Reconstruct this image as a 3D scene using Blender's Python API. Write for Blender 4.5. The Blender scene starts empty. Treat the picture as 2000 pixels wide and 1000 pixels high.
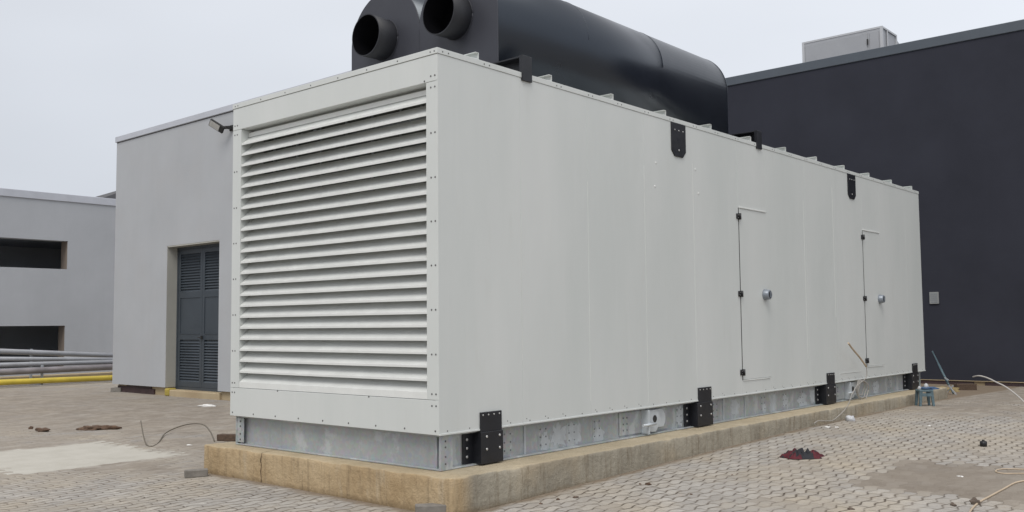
import bpy, bmesh, math, random
from mathutils import Vector, Matrix, noise
R_ = math.radians
rnd = random.Random(7)
scene = bpy.context.scene
# ---------------------------------------------------------------- camera
F_PX, YAW, PITCH, ROLL = 1844.84, .70647, .06852, -.010351
CAM = Vector((5.77893, -5.63038, 1.53744))
PPX, PPY = 25.214, 6.94
fw = Vector((-math.sin(YAW)*math.cos(PITCH), math.cos(YAW)*math.cos(PITCH), math.sin(PITCH)))
r0 = Vector((math.cos(YAW), math.sin(YAW), 0)); u0 = r0.cross(fw)
rt = r0*math.cos(ROLL) + u0*math.sin(ROLL); up = -r0*math.sin(ROLL) + u0*math.cos(ROLL)
cd = bpy.data.cameras.new('camera'); cam = bpy.data.objects.new('camera', cd)
scene.collection.objects.link(cam); scene.camera = cam
m4 = Matrix((rt, up, -fw)).transposed().to_4x4(); m4.translation = CAM
cam.matrix_world = m4
cd.sensor_width = 36; cd.lens = F_PX/2000*36; cd.shift_x = -PPX/2000; cd.shift_y = PPY/2000
cd.clip_end = 1000; cd.clip_start = .05
# ---------------------------------------------------------------- world and sun (overcast)
SUN_EL, SUN_AZ = R_(54), R_(153)      # sun_rotation clockwise from +Y
w = bpy.data.worlds.new('World'); scene.world = w; w.use_nodes = True
nt = w.node_tree; nt.nodes.clear()
N = nt.nodes.new; Lk = nt.links.new
out = N('ShaderNodeOutputWorld'); bg = N('ShaderNodeBackground'); bg.inputs[1].default_value = .1
sky = N('ShaderNodeTexSky'); sky.sky_type = 'NISHITA'; sky.sun_disc = False
sky.sun_elevation = SUN_EL; sky.sun_rotation = SUN_AZ; sky.air_density = 1.5; sky.dust_density = 4
hs = N('ShaderNodeHueSaturation'); hs.inputs['Saturation'].default_value = .35; Lk(sky.outputs[0], hs.inputs['Color'])
tc = N('ShaderNodeTexCoord'); sp = N('ShaderNodeSeparateXYZ'); Lk(tc.outputs['Generated'], sp.inputs[0])
cr = N('ShaderNodeValToRGB'); Lk(sp.outputs['Z'], cr.inputs[0])
cr.color_ramp.elements[0].position = 0; cr.color_ramp.elements[0].color = (.60, .64, .71, 1)
cr.color_ramp.elements[1].position = .9; cr.color_ramp.elements[1].color = (1.0, 1.0, 1.03, 1)
e = cr.color_ramp.elements.new(.3); e.color = (.73, .765, .83, 1)
ns = N('ShaderNodeTexNoise'); ns.inputs['Scale'].default_value = 1.6; ns.inputs['Detail'].default_value = 3
mpn = N('ShaderNodeMapping'); mpn.inputs['Scale'].default_value = (1, 1, 3); Lk(tc.outputs['Generated'], mpn.inputs[0]); Lk(mpn.outputs[0], ns.inputs['Vector'])
mr = N('ShaderNodeMapRange'); mr.inputs[1].default_value = .3; mr.inputs[2].default_value = .7
mr.inputs[3].default_value = .93*11.6; mr.inputs[4].default_value = 1.06*11.6; Lk(ns.outputs[0], mr.inputs[0])
dp = N('ShaderNodeVectorMath'); dp.operation = 'DOT_PRODUCT'; Lk(tc.outputs['Generated'], dp.inputs[0]); dp.inputs[1].default_value = (.76, .65, 0)
mr2 = N('ShaderNodeMapRange'); mr2.inputs[1].default_value = -.6; mr2.inputs[2].default_value = .6; mr2.inputs[3].default_value = .90; mr2.inputs[4].default_value = 1.04; Lk(dp.outputs['Value'], mr2.inputs[0])
mm = N('ShaderNodeMath'); mm.operation = 'MULTIPLY'; Lk(mr.outputs[0], mm.inputs[0]); Lk(mr2.outputs[0], mm.inputs[1])
vm = N('ShaderNodeVectorMath'); vm.operation = 'SCALE'; Lk(cr.outputs[0], vm.inputs[0]); Lk(mm.outputs[0], vm.inputs['Scale'])
mx = N('ShaderNodeMix'); mx.data_type = 'RGBA'; mx.inputs[0].default_value = .86
Lk(hs.outputs[0], mx.inputs[6]); Lk(vm.outputs[0], mx.inputs[7]); Lk(mx.outputs[2], bg.inputs[0]); Lk(bg.outputs[0], out.inputs[0])
sl = bpy.data.lights.new('sun', 'SUN'); sl.energy = 1.55; sl.angle = R_(30); sl.color = (1, .96, .9)
so = bpy.data.objects.new('sun', sl); scene.collection.objects.link(so)
sd = Vector((math.sin(SUN_AZ)*math.cos(SUN_EL), math.cos(SUN_AZ)*math.cos(SUN_EL), math.sin(SUN_EL)))
so.rotation_euler = sd.to_track_quat('Z', 'Y').to_euler()
scene.view_settings.view_transform = 'Standard'; scene.view_settings.look = 'None'
scene.view_settings.exposure = 0; scene.view_settings.gamma = 1
scene.render.engine = 'CYCLES'

# ---------------------------------------------------------------- helpers
def at(px, py, axis, val):
    """point where the sight line of a photo pixel (2000 px wide) meets a world plane"""
    d = fw + rt*((px-1000-PPX)/F_PX) - up*((py-500-PPY)/F_PX)
    return CAM + d*((val-CAM[axis])/d[axis])

def gh(x, y):
    """height of the paving: a gentle rise along the right side of the slab, dropping again at the charcoal wall"""
    ss = lambda t: (lambda k: k*k*(3-2*k))(max(0., min(1., t)))
    up_ = .115*ss((y+1.5)/9.5)*(1-.75*ss((y-10.5)/7.0))
    dn_ = -.02*(1-ss((abs(y+.5))/2.5))*ss((x+2.5)/2.5)
    return up_*ss((x+8)/4.5)*(1-.0*x)+dn_
def gat(px, py):
    q = at(px, py, 2, 0)
    for _ in range(12): q = at(px, py, 2, gh(q.x, q.y))
    return q

class G:
    """node graph shorthand"""
    def __init__(s, name):
        s.m = bpy.data.materials.new(name); s.m.use_nodes = True; s.t = s.m.node_tree; s.t.nodes.clear()
        s.o = s.n('ShaderNodeOutputMaterial'); s.b = s.n('ShaderNodeBsdfPrincipled'); s.t.links.new(s.b.outputs[0], s.o.inputs[0])
    def n(s, k, **kw):
        x = s.t.nodes.new(k)
        for a, b in kw.items(): setattr(x, a, b)
        return x
    def put(s, sock, v):
        if isinstance(v, bpy.types.NodeSocket): s.t.links.new(v, sock)
        elif v is not None:
            if isinstance(v, tuple) and len(v) == 3 and sock.type == 'RGBA': v = (*v, 1)
            sock.default_value = v
    def mth(s, op, a, b=None, c=None):
        x = s.n('ShaderNodeMath', operation=op)
        for i, v in enumerate((a, b, c)):
            if v is not None: s.put(x.inputs[i], v)
        return x.outputs[0]
    def mix(s, f, a, b, bt='MIX'):
        x = s.n('ShaderNodeMix', data_type='RGBA', blend_type=bt)
        s.put(x.inputs[0], f); s.put(x.inputs[6], a); s.put(x.inputs[7], b); return x.outputs[2]
    def rng(s, v, a, b, c=0., d=1., sm=False):
        x = s.n('ShaderNodeMapRange'); x.interpolation_type = 'SMOOTHSTEP' if sm else 'LINEAR'
        for i, q in enumerate((v, a, b, c, d)): s.put(x.inputs[i], q)
        return x.outputs[0]
    def pos(s, scale=None):
        g = s.n('ShaderNodeNewGeometry').outputs['Position']
        if scale:
            x = s.n('ShaderNodeMapping'); s.put(x.inputs[0], g); x.inputs['Scale'].default_value = scale; return x.outputs[0]
        return g
    def noise(s, vec, sc, det=4, rough=.55):
        x = s.n('ShaderNodeTexNoise'); s.put(x.inputs['Vector'], vec); x.inputs['Scale'].default_value = sc
        x.inputs['Detail'].default_value = det; x.inputs['Roughness'].default_value = rough; return x.outputs[0]
    def bump(s, h, st, dist=.01, nrm=None):
        x = s.n('ShaderNodeBump'); s.put(x.inputs['Height'], h); x.inputs['Strength'].default_value = st; x.inputs['Distance'].default_value = dist
        if nrm: s.put(x.inputs['Normal'], nrm)
        return x.outputs[0]
    def fin(s, col, rough=.6, metal=0., nrm=None, spec=None):
        s.put(s.b.inputs['Base Color'], col); s.put(s.b.inputs['Roughness'], rough); s.put(s.b.inputs['Metallic'], metal)
        if nrm: s.put(s.b.inputs['Normal'], nrm)
        if spec is not None: s.b.inputs['Specular IOR Level'].default_value = spec
        return s.m

def mul(c, k): return tuple(v*k for v in c)
def plain(name, col, rough=.6, metal=0., var=.12, sc=3., bump=.0, bsc=60., stretch=None, spec=None):
    g = G(name); p = g.pos(stretch)
    f = g.rng(g.noise(p, sc, 5), .3, .7)
    c = g.mix(f, mul(col, 1-var), mul(col, 1+var))
    f2 = g.rng(g.noise(g.pos(), sc*11, 3), .3, .7)
    c = g.mix(g.mth('MULTIPLY', f2, .35), c, mul(col, 1-var*1.4))
    r = g.rng(g.noise(p, sc*2, 3), .3, .7, max(.02, rough-.08), min(1, rough+.08))
    nr = g.bump(g.noise(g.pos(), bsc, 4), bump, .004) if bump else None
    return g.fin(c, r, metal, nr, spec)

class MB:
    def __init__(s): s.bm = bmesh.new(); s.mi = 0
    def _f(s, vs):
        try:
            f = s.bm.faces.new(vs); f.material_index = s.mi; return f
        except ValueError: return None
    def hexa(s, c):   # 8 corners: bottom ring then top ring
        v = [s.bm.verts.new(p) for p in c]
        for q in ((3,2,1,0), (4,5,6,7), (0,1,5,4), (1,2,6,5), (2,3,7,6), (3,0,4,7)): s._f([v[i] for i in q])
        return s
    def box(s, x0, x1, y0, y1, z0, z1):
        return s.hexa([(x0,y0,z0),(x1,y0,z0),(x1,y1,z0),(x0,y1,z0),(x0,y0,z1),(x1,y0,z1),(x1,y1,z1),(x0,y1,z1)])
    def bar(s, a, b, w_, h_, upv=(0,0,1)):
        a, b = Vector(a), Vector(b); d = (b-a).normalized(); sd_ = d.cross(Vector(upv))
        if sd_.length < 1e-4: sd_ = d.cross(Vector((1,0,0)))
        sd_.normalize(); u_ = sd_.cross(d)
        c = []
        for e_ in (a, b):
            for i, j in ((-1,-1),(1,-1),(1,1),(-1,1)): c.append(e_+sd_*i*w_/2+u_*j*h_/2)
        return s.hexa(c)
    def tube(s, pts, r, seg=10, caps=True):
        pts = [Vector(p) for p in pts]; rings = []
        rs = r if isinstance(r, (list, tuple)) else [r]*len(pts)
        nrm = None
        for i, p in enumerate(pts):
            d = (pts[min(i+1, len(pts)-1)]-pts[max(i-1, 0)]).normalized()
            if nrm is None:
                nrm = d.orthogonal().normalized()
            nrm = (nrm-d*nrm.dot(d)).normalized(); bn = d.cross(nrm)
            rings.append([s.bm.verts.new(p+(nrm*math.cos(2*math.pi*k/seg)+bn*math.sin(2*math.pi*k/seg))*rs[i]) for k in range(seg)])
        for a, b in zip(rings, rings[1:]):
            for k in range(seg):
                f = s._f([a[k], a[(k+1)%seg], b[(k+1)%seg], b[k]])
                if f: f.smooth = True
        if caps: s._f(rings[0][::-1]); s._f(rings[-1])
        return s
    def prism(s, prof, ext, org=(0,0,0), ax='x'):
        """prof: 2D points in the plane across axis ax, extruded by ext = (a, b) along it"""
        def P(u, v, t): return {'x': (t,u,v), 'y': (u,t,v), 'z': (u,v,t)}[ax]
        A = [s.bm.verts.new(P(u, v, ext[0])) for u, v in prof]; B = [s.bm.verts.new(P(u, v, ext[1])) for u, v in prof]
        n = len(prof); s._f(A[::-1]); s._f(B)
        for i in range(n): s._f([A[i], A[(i+1)%n], B[(i+1)%n], B[i]])
        return s
    def dot(s, p, n, r=.006, h=.003):      # a screw head / bolt head
        n = Vector(n).normalized(); s.tube([Vector(p)-n*.001, Vector(p)+n*h*.7, Vector(p)+n*h], [r, r, r*.6], 7); return s
    def bevel(s, wd, seg=1):
        bmesh.ops.recalc_face_normals(s.bm, faces=s.bm.faces)
        ed = [e_ for e_ in s.bm.edges if len(e_.link_faces) == 2 and e_.calc_face_angle(0) > .6]
        bmesh.ops.bevel(s.bm, geom=ed, offset=wd, segments=seg, affect='EDGES', profile=.5); return s
    def build(s, name, mats, parent=None, smooth=False):
        bmesh.ops.recalc_face_normals(s.bm, faces=s.bm.faces)
        me = bpy.data.meshes.new(name); s.bm.to_mesh(me); s.bm.free()
        for m in (mats if isinstance(mats, (list, tuple)) else [mats]): me.materials.append(m)
        if smooth:
            for p in me.polygons: p.use_smooth = True
        o = bpy.data.objects.new(name, me); scene.collection.objects.link(o)
        if parent:
            o.parent = parent
            w_ = parent.location.copy(); q = parent
            while q.parent: q = q.parent; w_ += q.location
            me.transform(Matrix.Translation(-w_))
        return o
def empty(name, loc, label, cat, group=None):
    o = bpy.data.objects.new(name, None); scene.collection.objects.link(o); o.location = loc; o.empty_display_size = .2
    return tag(o, label, cat, group)
def tag(o, label=None, cat=None, group=None, kind=None):
    if label: o['label'] = label
    if cat: o['category'] = cat
    if group: o['group'] = group
    if kind: o['kind'] = kind
    return o
def smooth_path(pts, k=10):
    pts = [Vector(p) for p in pts]; P = [pts[0]*2-pts[1]]+pts+[pts[-1]*2-pts[-2]]; o = []
    for i in range(1, len(P)-2):
        a, b, c, d = P[i-1:i+3]
        for j in range(k):
            t = j/k; o.append(.5*((2*b)+(c-a)*t+(2*a-5*b+4*c-d)*t*t+(3*b-a-3*c+d)*t**3))
    return o+[pts[-1]]
def recenter(o):
    """put a single mesh thing's origin at the centre of its base"""
    vs = [v.co for v in o.data.vertices]
    c = Vector(((min(v.x for v in vs)+max(v.x for v in vs))/2, (min(v.y for v in vs)+max(v.y for v in vs))/2, min(v.z for v in vs)))
    o.data.transform(Matrix.Translation(-c)); o.location = c; return o

# ---------------------------------------------------------------- materials
def white_paint():
    g = G('white_paint'); p = g.pos()
    big = g.rng(g.noise(g.pos((1, 1, .25)), 1.1, 4), .3, .7)
    col = g.mix(big, (.56, .587, .572), (.62, .638, .624))
    st = g.rng(g.noise(g.pos((9, 9, .35)), 1.5, 5, .6), .55, .8)
    col = g.mix(g.mth('MULTIPLY', st, .22), col, (.665, .675, .665))
    dirt = g.rng(g.noise(g.pos((3, 3, .5)), 2.3, 6, .65), .58, .85)
    col = g.mix(g.mth('MULTIPLY', dirt, .3), col, (.50, .50, .46))
    nb = g.bump(g.noise(g.pos((1, 1, .5)), 1.3, 3), .35, .03)
    nb = g.bump(g.noise(p, 140, 2), .05, .002, nb)
    return g.fin(col, .42, 0, nb)
M = {}
M['white'] = white_paint()
M['slat'] = plain('louvre_paint', (.70, .715, .695), .38, var=.05, sc=4, bump=.03)
M['screw'] = plain('screw_head', (.12, .12, .12), .5, .3)
M['gap'] = plain('dark_inside', (.03, .03, .03), .8)
M['bolt'] = plain('bolt_head_zinc', (.55, .55, .55), .35, .6)
M['black'] = plain('black_bracket_paint', (.011, .012, .016), .42, var=.25, sc=6, bump=.1)
M['hinge'] = plain('hinge_plastic', (.012, .012, .014), .4)
M['knob'] = plain('knob_grey', (.25, .28, .32), .35, .3)
def silencer_mat():
    g = G('silencer_paint'); p = g.pos()
    f = g.rng(g.noise(g.pos((1, .35, 1)), 1.5, 5), .3, .7)
    c = g.mix(f, (.008, .0105, .018), (.013, .0165, .026))
    r = g.rng(g.noise(p, 1.2, 4, .6), .3, .7, .27, .33)
    nb = g.bump(g.noise(g.pos((1, 1, 1)), 1.2, 2), .12, .02)
    g.b.inputs['Specular IOR Level'].default_value = .78; g.b.inputs['Specular Tint'].default_value = (.82, .91, 1, 1)
    return g.fin(c, r, 0, nb)
M['sil'] = silencer_mat()
M['silplate'] = plain('silencer_plate_paint', (.040, .042, .054), .5, var=.1, sc=1.5, bump=.03)
M['outlet'] = plain('outlet_paint', (.013, .014, .019), .55, var=.15, sc=3)
M['silin'] = plain('bore_shade_black', (.003, .003, .004), .9, spec=.05)  # near-black colour stands in for the shade deep inside the pipe
def galv():
    g = G('galvanised_steel'); p = g.pos()
    v = g.n('ShaderNodeTexVoronoi'); v.inputs['Scale'].default_value = 30; g.put(v.inputs['Vector'], p)
    f = g.rng(g.noise(g.pos((1, 1, .6)), 1.8, 6, .6), .3, .7)
    c = g.mix(f, (.33, .355, .37), (.42, .44, .44))
    c = g.mix(.12, c, v.outputs['Color'], 'SOFT_LIGHT')
    sp_ = g.rng(g.noise(g.pos((1, 2.6, 1.0)), 2.3, 6, .65), .54, .60)
    c = g.mix(g.mth('MULTIPLY', sp_, .5), c, (.58, .61, .62))
    rs = g.rng(g.noise(g.pos((8, 8, .8)), 1.6, 4), .6, .8)
    c = g.mix(g.mth('MULTIPLY', rs, .4), c, (.24, .23, .21))
    return g.fin(c, .5, .25, g.bump(g.noise(p, 40, 4), .08, .004))
M['galv'] = galv()
M['luglight'] = plain('bright_galvanised', (.56, .60, .63), .45, .2, .08, 12)
M['zinc'] = plain('zinc_paint', (.45, .48, .50), .6, var=.12, sc=14)
M['boltd'] = plain('grey_bolt', (.20, .21, .22), .5, .3)
M['radiator'] = plain('radiator_fins', (.13, .135, .125), .7, var=.3, sc=5)
M['galvlug'] = plain('galvanised_lug', (.47, .50, .53), .45, .25, .1, 9)
def concrete():
    g = G('stained_concrete'); p = g.pos()
    sx = g.n('ShaderNodeSeparateXYZ'); g.put(sx.inputs[0], p)
    front = g.rng(sx.outputs['Y'], -.05, .12, 1, 0)           # the short end facing the yard is ochre with soil
    f = g.rng(g.noise(g.pos((1, 1, .7)), 1.7, 7, .62), .3, .7)
    gb = g.mix(f, (.25, .225, .18), (.44, .40, .32))
    oc = g.mix(f, (.36, .255, .14), (.55, .43, .275))
    och = g.mth('MAXIMUM', front, g.mth('MULTIPLY', g.rng(g.noise(p, .9, 4), .54, .74), .6))
    c = g.mix(och, gb, oc)
    st = g.rng(g.noise(g.pos((9, 9, 1.1)), 1.5, 6, .7), .5, .72)
    c = g.mix(g.mth('MULTIPLY', st, .62), c, (.16, .12, .075))
    ph = g.rng(g.noise(g.pos((7, 7, 1.4)), 1.1, 4, .6), .58, .78)
    c = g.mix(g.mth('MULTIPLY', ph, .45), c, (.50, .46, .38))
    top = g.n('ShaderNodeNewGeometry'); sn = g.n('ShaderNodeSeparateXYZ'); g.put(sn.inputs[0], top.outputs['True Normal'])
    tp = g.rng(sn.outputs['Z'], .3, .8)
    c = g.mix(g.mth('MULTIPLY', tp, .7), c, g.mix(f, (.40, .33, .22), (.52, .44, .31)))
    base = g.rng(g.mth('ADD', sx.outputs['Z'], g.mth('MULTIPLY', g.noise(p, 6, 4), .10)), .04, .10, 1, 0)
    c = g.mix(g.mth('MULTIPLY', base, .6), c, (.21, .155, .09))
    sk = g.rng(g.noise(p, 70, 3, .7), .66, .72)
    c = g.mix(g.mth('MULTIPLY', sk, .6), c, (.09, .07, .045))
    cr1 = g.rng(g.mth('ABSOLUTE', g.mth('SUBTRACT', g.mth('ADD', sx.outputs['X'], g.mth('MULTIPLY', g.noise(p, 14, 4), .05)), -2.345)), .003, .011, 1, 0)
    c = g.mix(g.mth('MULTIPLY', g.mth('MULTIPLY', cr1, front), .85), c, (.035, .022, .012))
    nb = g.bump(g.noise(p, 13, 8, .7), .9, .03); nb = g.bump(g.noise(g.pos((14, 14, 3)), 3, 5), .35, .01, nb)
    return g.fin(c, .92, 0, nb, .2)
M['conc'] = concrete()
def stucco(name, col, var=.05, warm=None):
    g = G(name); p = g.pos()
    f = g.rng(g.noise(p, .55, 6, .6), .3, .7); c = g.mix(f, mul(col, 1-var), mul(col, 1+var))
    f = g.rng(g.noise(g.pos((2.2, 2.2, .3)), 1.2, 5, .6), .5, .75); c = g.mix(g.mth('MULTIPLY', f, .22), c, mul(col, .85))
    if warm: c = g.mix(g.mth('MULTIPLY', g.rng(g.noise(p, 1.3, 4), .45, .7), .3), c, warm)
    nb = g.bump(g.noise(p, 90, 3), .25, .004); nb = g.bump(g.noise(p, 2.5, 4), .2, .02, nb)
    return g.fin(c, .9, 0, nb, .2)
M['stucco'] = stucco('grey_plaster', (.415, .43, .45), .05, (.415, .415, .42))
M['stucco2'] = stucco('far_grey_plaster', (.41, .425, .45), .06)
M['coping'] = plain('light_coping', (.48, .50, .55), .55, var=.06)
M['darkwall'] = stucco('charcoal_plaster', (.033, .035, .047), .14)
M['darkcoping'] = plain('slate_coping', (.075, .09, .11), .5, var=.08)
M['roofdark'] = plain('roof_membrane', (.09, .09, .095), .9)
M['found'] = stucco('foundation_concrete', (.43, .35, .23), .18, (.30, .20, .12))
M['maroon'] = plain('maroon_tile', (.055, .032, .034), .7, var=.35, sc=3)
M['rev'] = stucco('reveal_plaster', (.40, .395, .36), .1)
M['tan'] = stucco('bare_brick_reveal', (.23, .19, .16), .2)
M['door'] = plain('slate_door_paint', (.050, .062, .076), .4, var=.1, sc=2)
M['pipe'] = plain('grey_pipe', (.36, .37, .39), .45, .2, .15, 2)
M['pipedark'] = plain('brown_grey_pipe', (.25, .23, .24), .6, .1, .25, 3)
M['yellow'] = plain('yellow_pipe', (.60, .46, .055), .5, var=.15, sc=3)
M['unit'] = plain('unit_panel', (.36, .37, .39), .5, .1, .06, 2)
M['ventm'] = plain('vent_plate', (.27, .28, .28), .6)
M['unit2'] = plain('unit_trim', (.50, .51, .53), .5, .1, .06, 2)
M['wood'] = plain('weathered_wood', (.095, .062, .042), .85, var=.4, sc=9, bump=.5, stretch=(1, 6, 6))
M['brick'] = plain('paver_block_concrete', (.21, .195, .175), .95, var=.2, sc=14, bump=.8, bsc=90)
M['cable'] = plain('dark_cable', (.13, .11, .08), .6)
M['cablew'] = plain('pale_hose', (.48, .46, .44), .5)
M['cablec'] = plain('grey_cable', (.38, .36, .33), .6)
M['cablet'] = plain('tan_cord', (.50, .40, .29), .6)
M['red'] = plain('red_cloth', (.085, .007, .014), .8, var=.4, sc=20)
M['blackcloth'] = plain('black_cloth', (.013, .014, .019), .75, var=.3, sc=20)
M['blue'] = plain('faded_blue_plastic', (.10, .155, .18), .5, var=.3, sc=20)
M['bluecloth'] = plain('blue_fabric', (.055, .105, .20), .8, var=.3, sc=20)
M['paper'] = plain('white_paper', (.75, .74, .72), .8)
M['rock'] = plain('brown_stone', (.13, .10, .08), .95, var=.4, sc=20, bump=.6)
M['lampglass'] = plain('lamp_glass', (.50, .50, .48), .25)
M['soil'] = plain('dried_mud', (.12, .075, .05), .95, var=.4, sc=30, bump=.8)

# ---------------------------------------------------------------- ground: interlocking pavers, dirt filled in places
def ground_mat():
    g = G('paving'); p = g.pos(); sx = g.n('ShaderNodeSeparateXYZ'); g.put(sx.inputs[0], p)
    wob = g.n('ShaderNodeTexNoise'); g.put(wob.inputs['Vector'], p); wob.inputs['Scale'].default_value = 2.2
    X = g.mth('ADD', sx.outputs['X'], g.mth('MULTIPLY', g.mth('SUBTRACT', wob.outputs[0], .5), .05)); Y = sx.outputs['Y']
    LP, WP = .228, .114
    tri = lambda v: g.mth('MULTIPLY', g.mth('ABSOLUTE', g.mth('SUBTRACT', g.mth('FRACT', v), .5)), 2)   # 0..1
    def zig(v):   # clipped triangle wave -1..1
        return g.mth('MINIMUM', g.mth('MAXIMUM', g.mth('MULTIPLY', g.mth('SUBTRACT', tri(v), .5), 2.3), -1), 1)
    v = g.mth('ADD', g.mth('DIVIDE', X, WP), g.mth('MULTIPLY', zig(g.mth('ADD', g.mth('DIVIDE', Y, LP), .25)), .155))
    row = g.mth('FLOOR', v); fv = g.mth('FRACT', v)
    u = g.mth('ADD', g.mth('ADD', g.mth('DIVIDE', Y, LP), g.mth('MULTIPLY', row, .5)), g.mth('MULTIPLY', zig(v), .035))
    iu = g.mth('FLOOR', u); fu = g.mth('FRACT', u)
    dv = g.mth('MULTIPLY', g.mth('MINIMUM', fv, g.mth('SUBTRACT', 1, fv)), WP)
    du = g.mth('MULTIPLY', g.mth('MINIMUM', fu, g.mth('SUBTRACT', 1, fu)), LP)
    du = g.mth('ADD', du, .003)
    d = g.mth('MINIMUM', dv, du)
    dn = g.mth('ADD', d, g.mth('MULTIPLY', g.mth('SUBTRACT', g.noise(p, 35, 3), .5), .008))
    cxyz = g.n('ShaderNodeCombineXYZ'); g.put(cxyz.inputs[0], row); g.put(cxyz.inputs[1], iu)
    wn = g.n('ShaderNodeTexWhiteNoise'); wn.noise_dimensions = '2D'; g.put(wn.inputs['Vector'], cxyz.outputs[0])
    rv = wn.outputs['Value']; ws = g.n('ShaderNodeSeparateColor'); g.put(ws.inputs[0], wn.outputs['Color'])
    # brick centre, so that dirt follows whole pavers
    cx = g.mth('MULTIPLY', g.mth('ADD', row, .5), WP)
    cy = g.mth('MULTIPLY', g.mth('SUBTRACT', g.mth('ADD', iu, .5), g.mth('MULTIPLY', row, .5)), LP)
    cc = g.n('ShaderNodeCombineXYZ'); g.put(cc.inputs[0], cx); g.put(cc.inputs[1], cy)
    cn = g.noise(cc.outputs[0], .9, 5, .65)
    pn = g.noise(p, 3.0, 6, .65)
    def blob(bx, by, rx, ry, ang, edge=.35, src=(cx, cy)):
        a = math.radians(ang)
        ex = g.mth('SUBTRACT', src[0], bx); ey = g.mth('SUBTRACT', src[1], by)
        a1 = g.mth('DIVIDE', g.mth('ADD', g.mth('MULTIPLY', ex, math.cos(a)), g.mth('MULTIPLY', ey, math.sin(a))), rx)
        a2 = g.mth('DIVIDE', g.mth('SUBTRACT', g.mth('MULTIPLY', ey, math.cos(a)), g.mth('MULTIPLY', ex, math.sin(a))), ry)
        return g.mth('SUBTRACT', 1, g.mth('SQRT', g.mth('ADD', g.mth('MULTIPLY', a1, a1), g.mth('MULTIPLY', a2, a2))))
    # clean paver colour
    c = g.mix(rv, (.32, .302, .28), (.44, .418, .385))
    c = g.mix(g.mth('MULTIPLY', g.rng(g.noise(p, .8, 5, .6), .42, .66), .7), c, (.44, .375, .28))      # sandy film
    c = g.mix(g.mth('MULTIPLY', g.rng(g.noise(p, 9, 6, .7), .4, .75), .5), c, (.27, .245, .22))
    c = g.mix(g.mth('MULTIPLY', g.rng(g.noise(p, 60, 3, .7), .55, .75), .3), c, (.18, .155, .13))
    c = g.mix(g.mth('MULTIPLY', g.rng(g.noise(p, 4.2, 6, .7), .60, .74), .45), c, (.30, .22, .15))
    # soil near the plinth and on the left is warmer
    # dirt amount per brick
    D = g.mth('MULTIPLY', g.rng(g.mth('ADD', cn, g.mth('MULTIPLY', g.mth('SUBTRACT', rv, .5), .14)), .53, .66), .8)
    def add(b, k=1., w0=-.15, w1=.25):
        nonlocal D
        q = g.mth('ADD', b, g.mth('MULTIPLY', g.mth('SUBTRACT', cn, .5), 1.3))
        q = g.mth('ADD', q, g.mth('MULTIPLY', g.mth('SUBTRACT', rv, .5), .85))
        D = g.mth('MAXIMUM', D, g.mth('MULTIPLY', g.rng(q, w0, w1), k))
    def boxm(x0, x1, y0, y1):      # signed inside distance, metres
        a = g.mth('MINIMUM', g.mth('SUBTRACT', cx, x0), g.mth('SUBTRACT', x1, cx)); c_ = g.mth('MINIMUM', g.mth('SUBTRACT', cy, y0), g.mth('SUBTRACT', y1, cy))
        return g.mth('MINIMUM', a, c_)
    add(g.mth('MULTIPLY', boxm(2.3, 4.6, 2.85, 4.6), 3.), 1., -.1, .15)           # brown patch bottom right
    add(blob(.4, 14.5, 3.2, 3.6, 0), 1.)                          # back by the charcoal wall
    add(blob(1.2, 10.6, 1.5, 1.5, 0), .9)
    add(blob(-10, 3.2, 5.5, 3.2, 12), 1.)                         # left yard
    add(blob(-8, -1.2, 4.2, 1.6, 20), .8)
    add(blob(-5.2, -.75, 2.6, .5, 24), .95)
    add(blob(-5.2, 1.4, 1.8, .8, 10), .95)
    add(blob(-16, 1, 7, 6, 0), 1.)
    dcol = g.mix(g.rng(g.noise(p, 1.5, 6, .7), .3, .7), (.19, .16, .13), (.275, .24, .20))
    dcol = g.mix(g.mth('MULTIPLY', g.rng(g.noise(p, 11, 5, .7), .45, .75), .5), dcol, (.36, .325, .28))
    dcol = g.mix(g.mth('MULTIPLY', g.mth('MULTIPLY', rv, rv), .65), dcol, (.35, .315, .27))
    PB = g.rng(boxm(2.3, 4.6, 2.85, 4.6), 0, .05)
    c = g.mix(g.mth('MULTIPLY', D, g.rng(g.noise(p, 2.6, 6, .72), .34, .56, .58, 1)), c, dcol)
    c = g.mix(g.mth('MULTIPLY', g.mth('MULTIPLY', PB, D), .5), c, (.20, .172, .142))
    # pale patch of spilt fine cement
    pbq = g.mth('ADD', boxm(-7.15, -4.85, -1.45, .50), g.mth('MULTIPLY', g.mth('SUBTRACT', pn, .5), .35))
    PM = g.rng(pbq, .0, .07)
    c = g.mix(g.mth('MULTIPLY', PM, .95), c, g.mix(g.rng(pn, .3, .7), (.43, .41, .36), (.50, .48, .43)))
    # joints
    jw = g.rng(ws.outputs[1], 0, 1, .002, .0065)
    halo = g.mth('MULTIPLY', g.rng(dn, .002, .024, 1, 0), g.rng(g.noise(p, 2.6, 4), .35, .65, .1, .6))
    c = g.mix(g.mth('MULTIPLY', g.mth('MULTIPLY', halo, g.mth('SUBTRACT', 1, PM)), g.mth('SUBTRACT', 1, g.mth('MULTIPLY', D, .9))), c, (.20, .165, .13))
    J = g.mth('MULTIPLY', g.rng(dn, jw, g.mth('ADD', jw, .005), 1, 0), 1)
    vis = g.mth('MULTIPLY', g.mth('SUBTRACT', 1, g.mth('MULTIPLY', D, .90)), g.mth('SUBTRACT', 1, g.mth('MULTIPLY', PM, .96)))
    vis = g.mth('MULTIPLY', vis, g.rng(g.noise(p, 1.7, 4), .3, .55, .45, 1))
    vis = g.mth('MULTIPLY', vis, g.rng(g.noise(p, 7.5, 3), .34, .56, .25, 1))
    JV = g.mth('MULTIPLY', J, vis)
    c = g.mix(g.mth('MULTIPLY', JV, .82), c, (.085, .066, .050))
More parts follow.
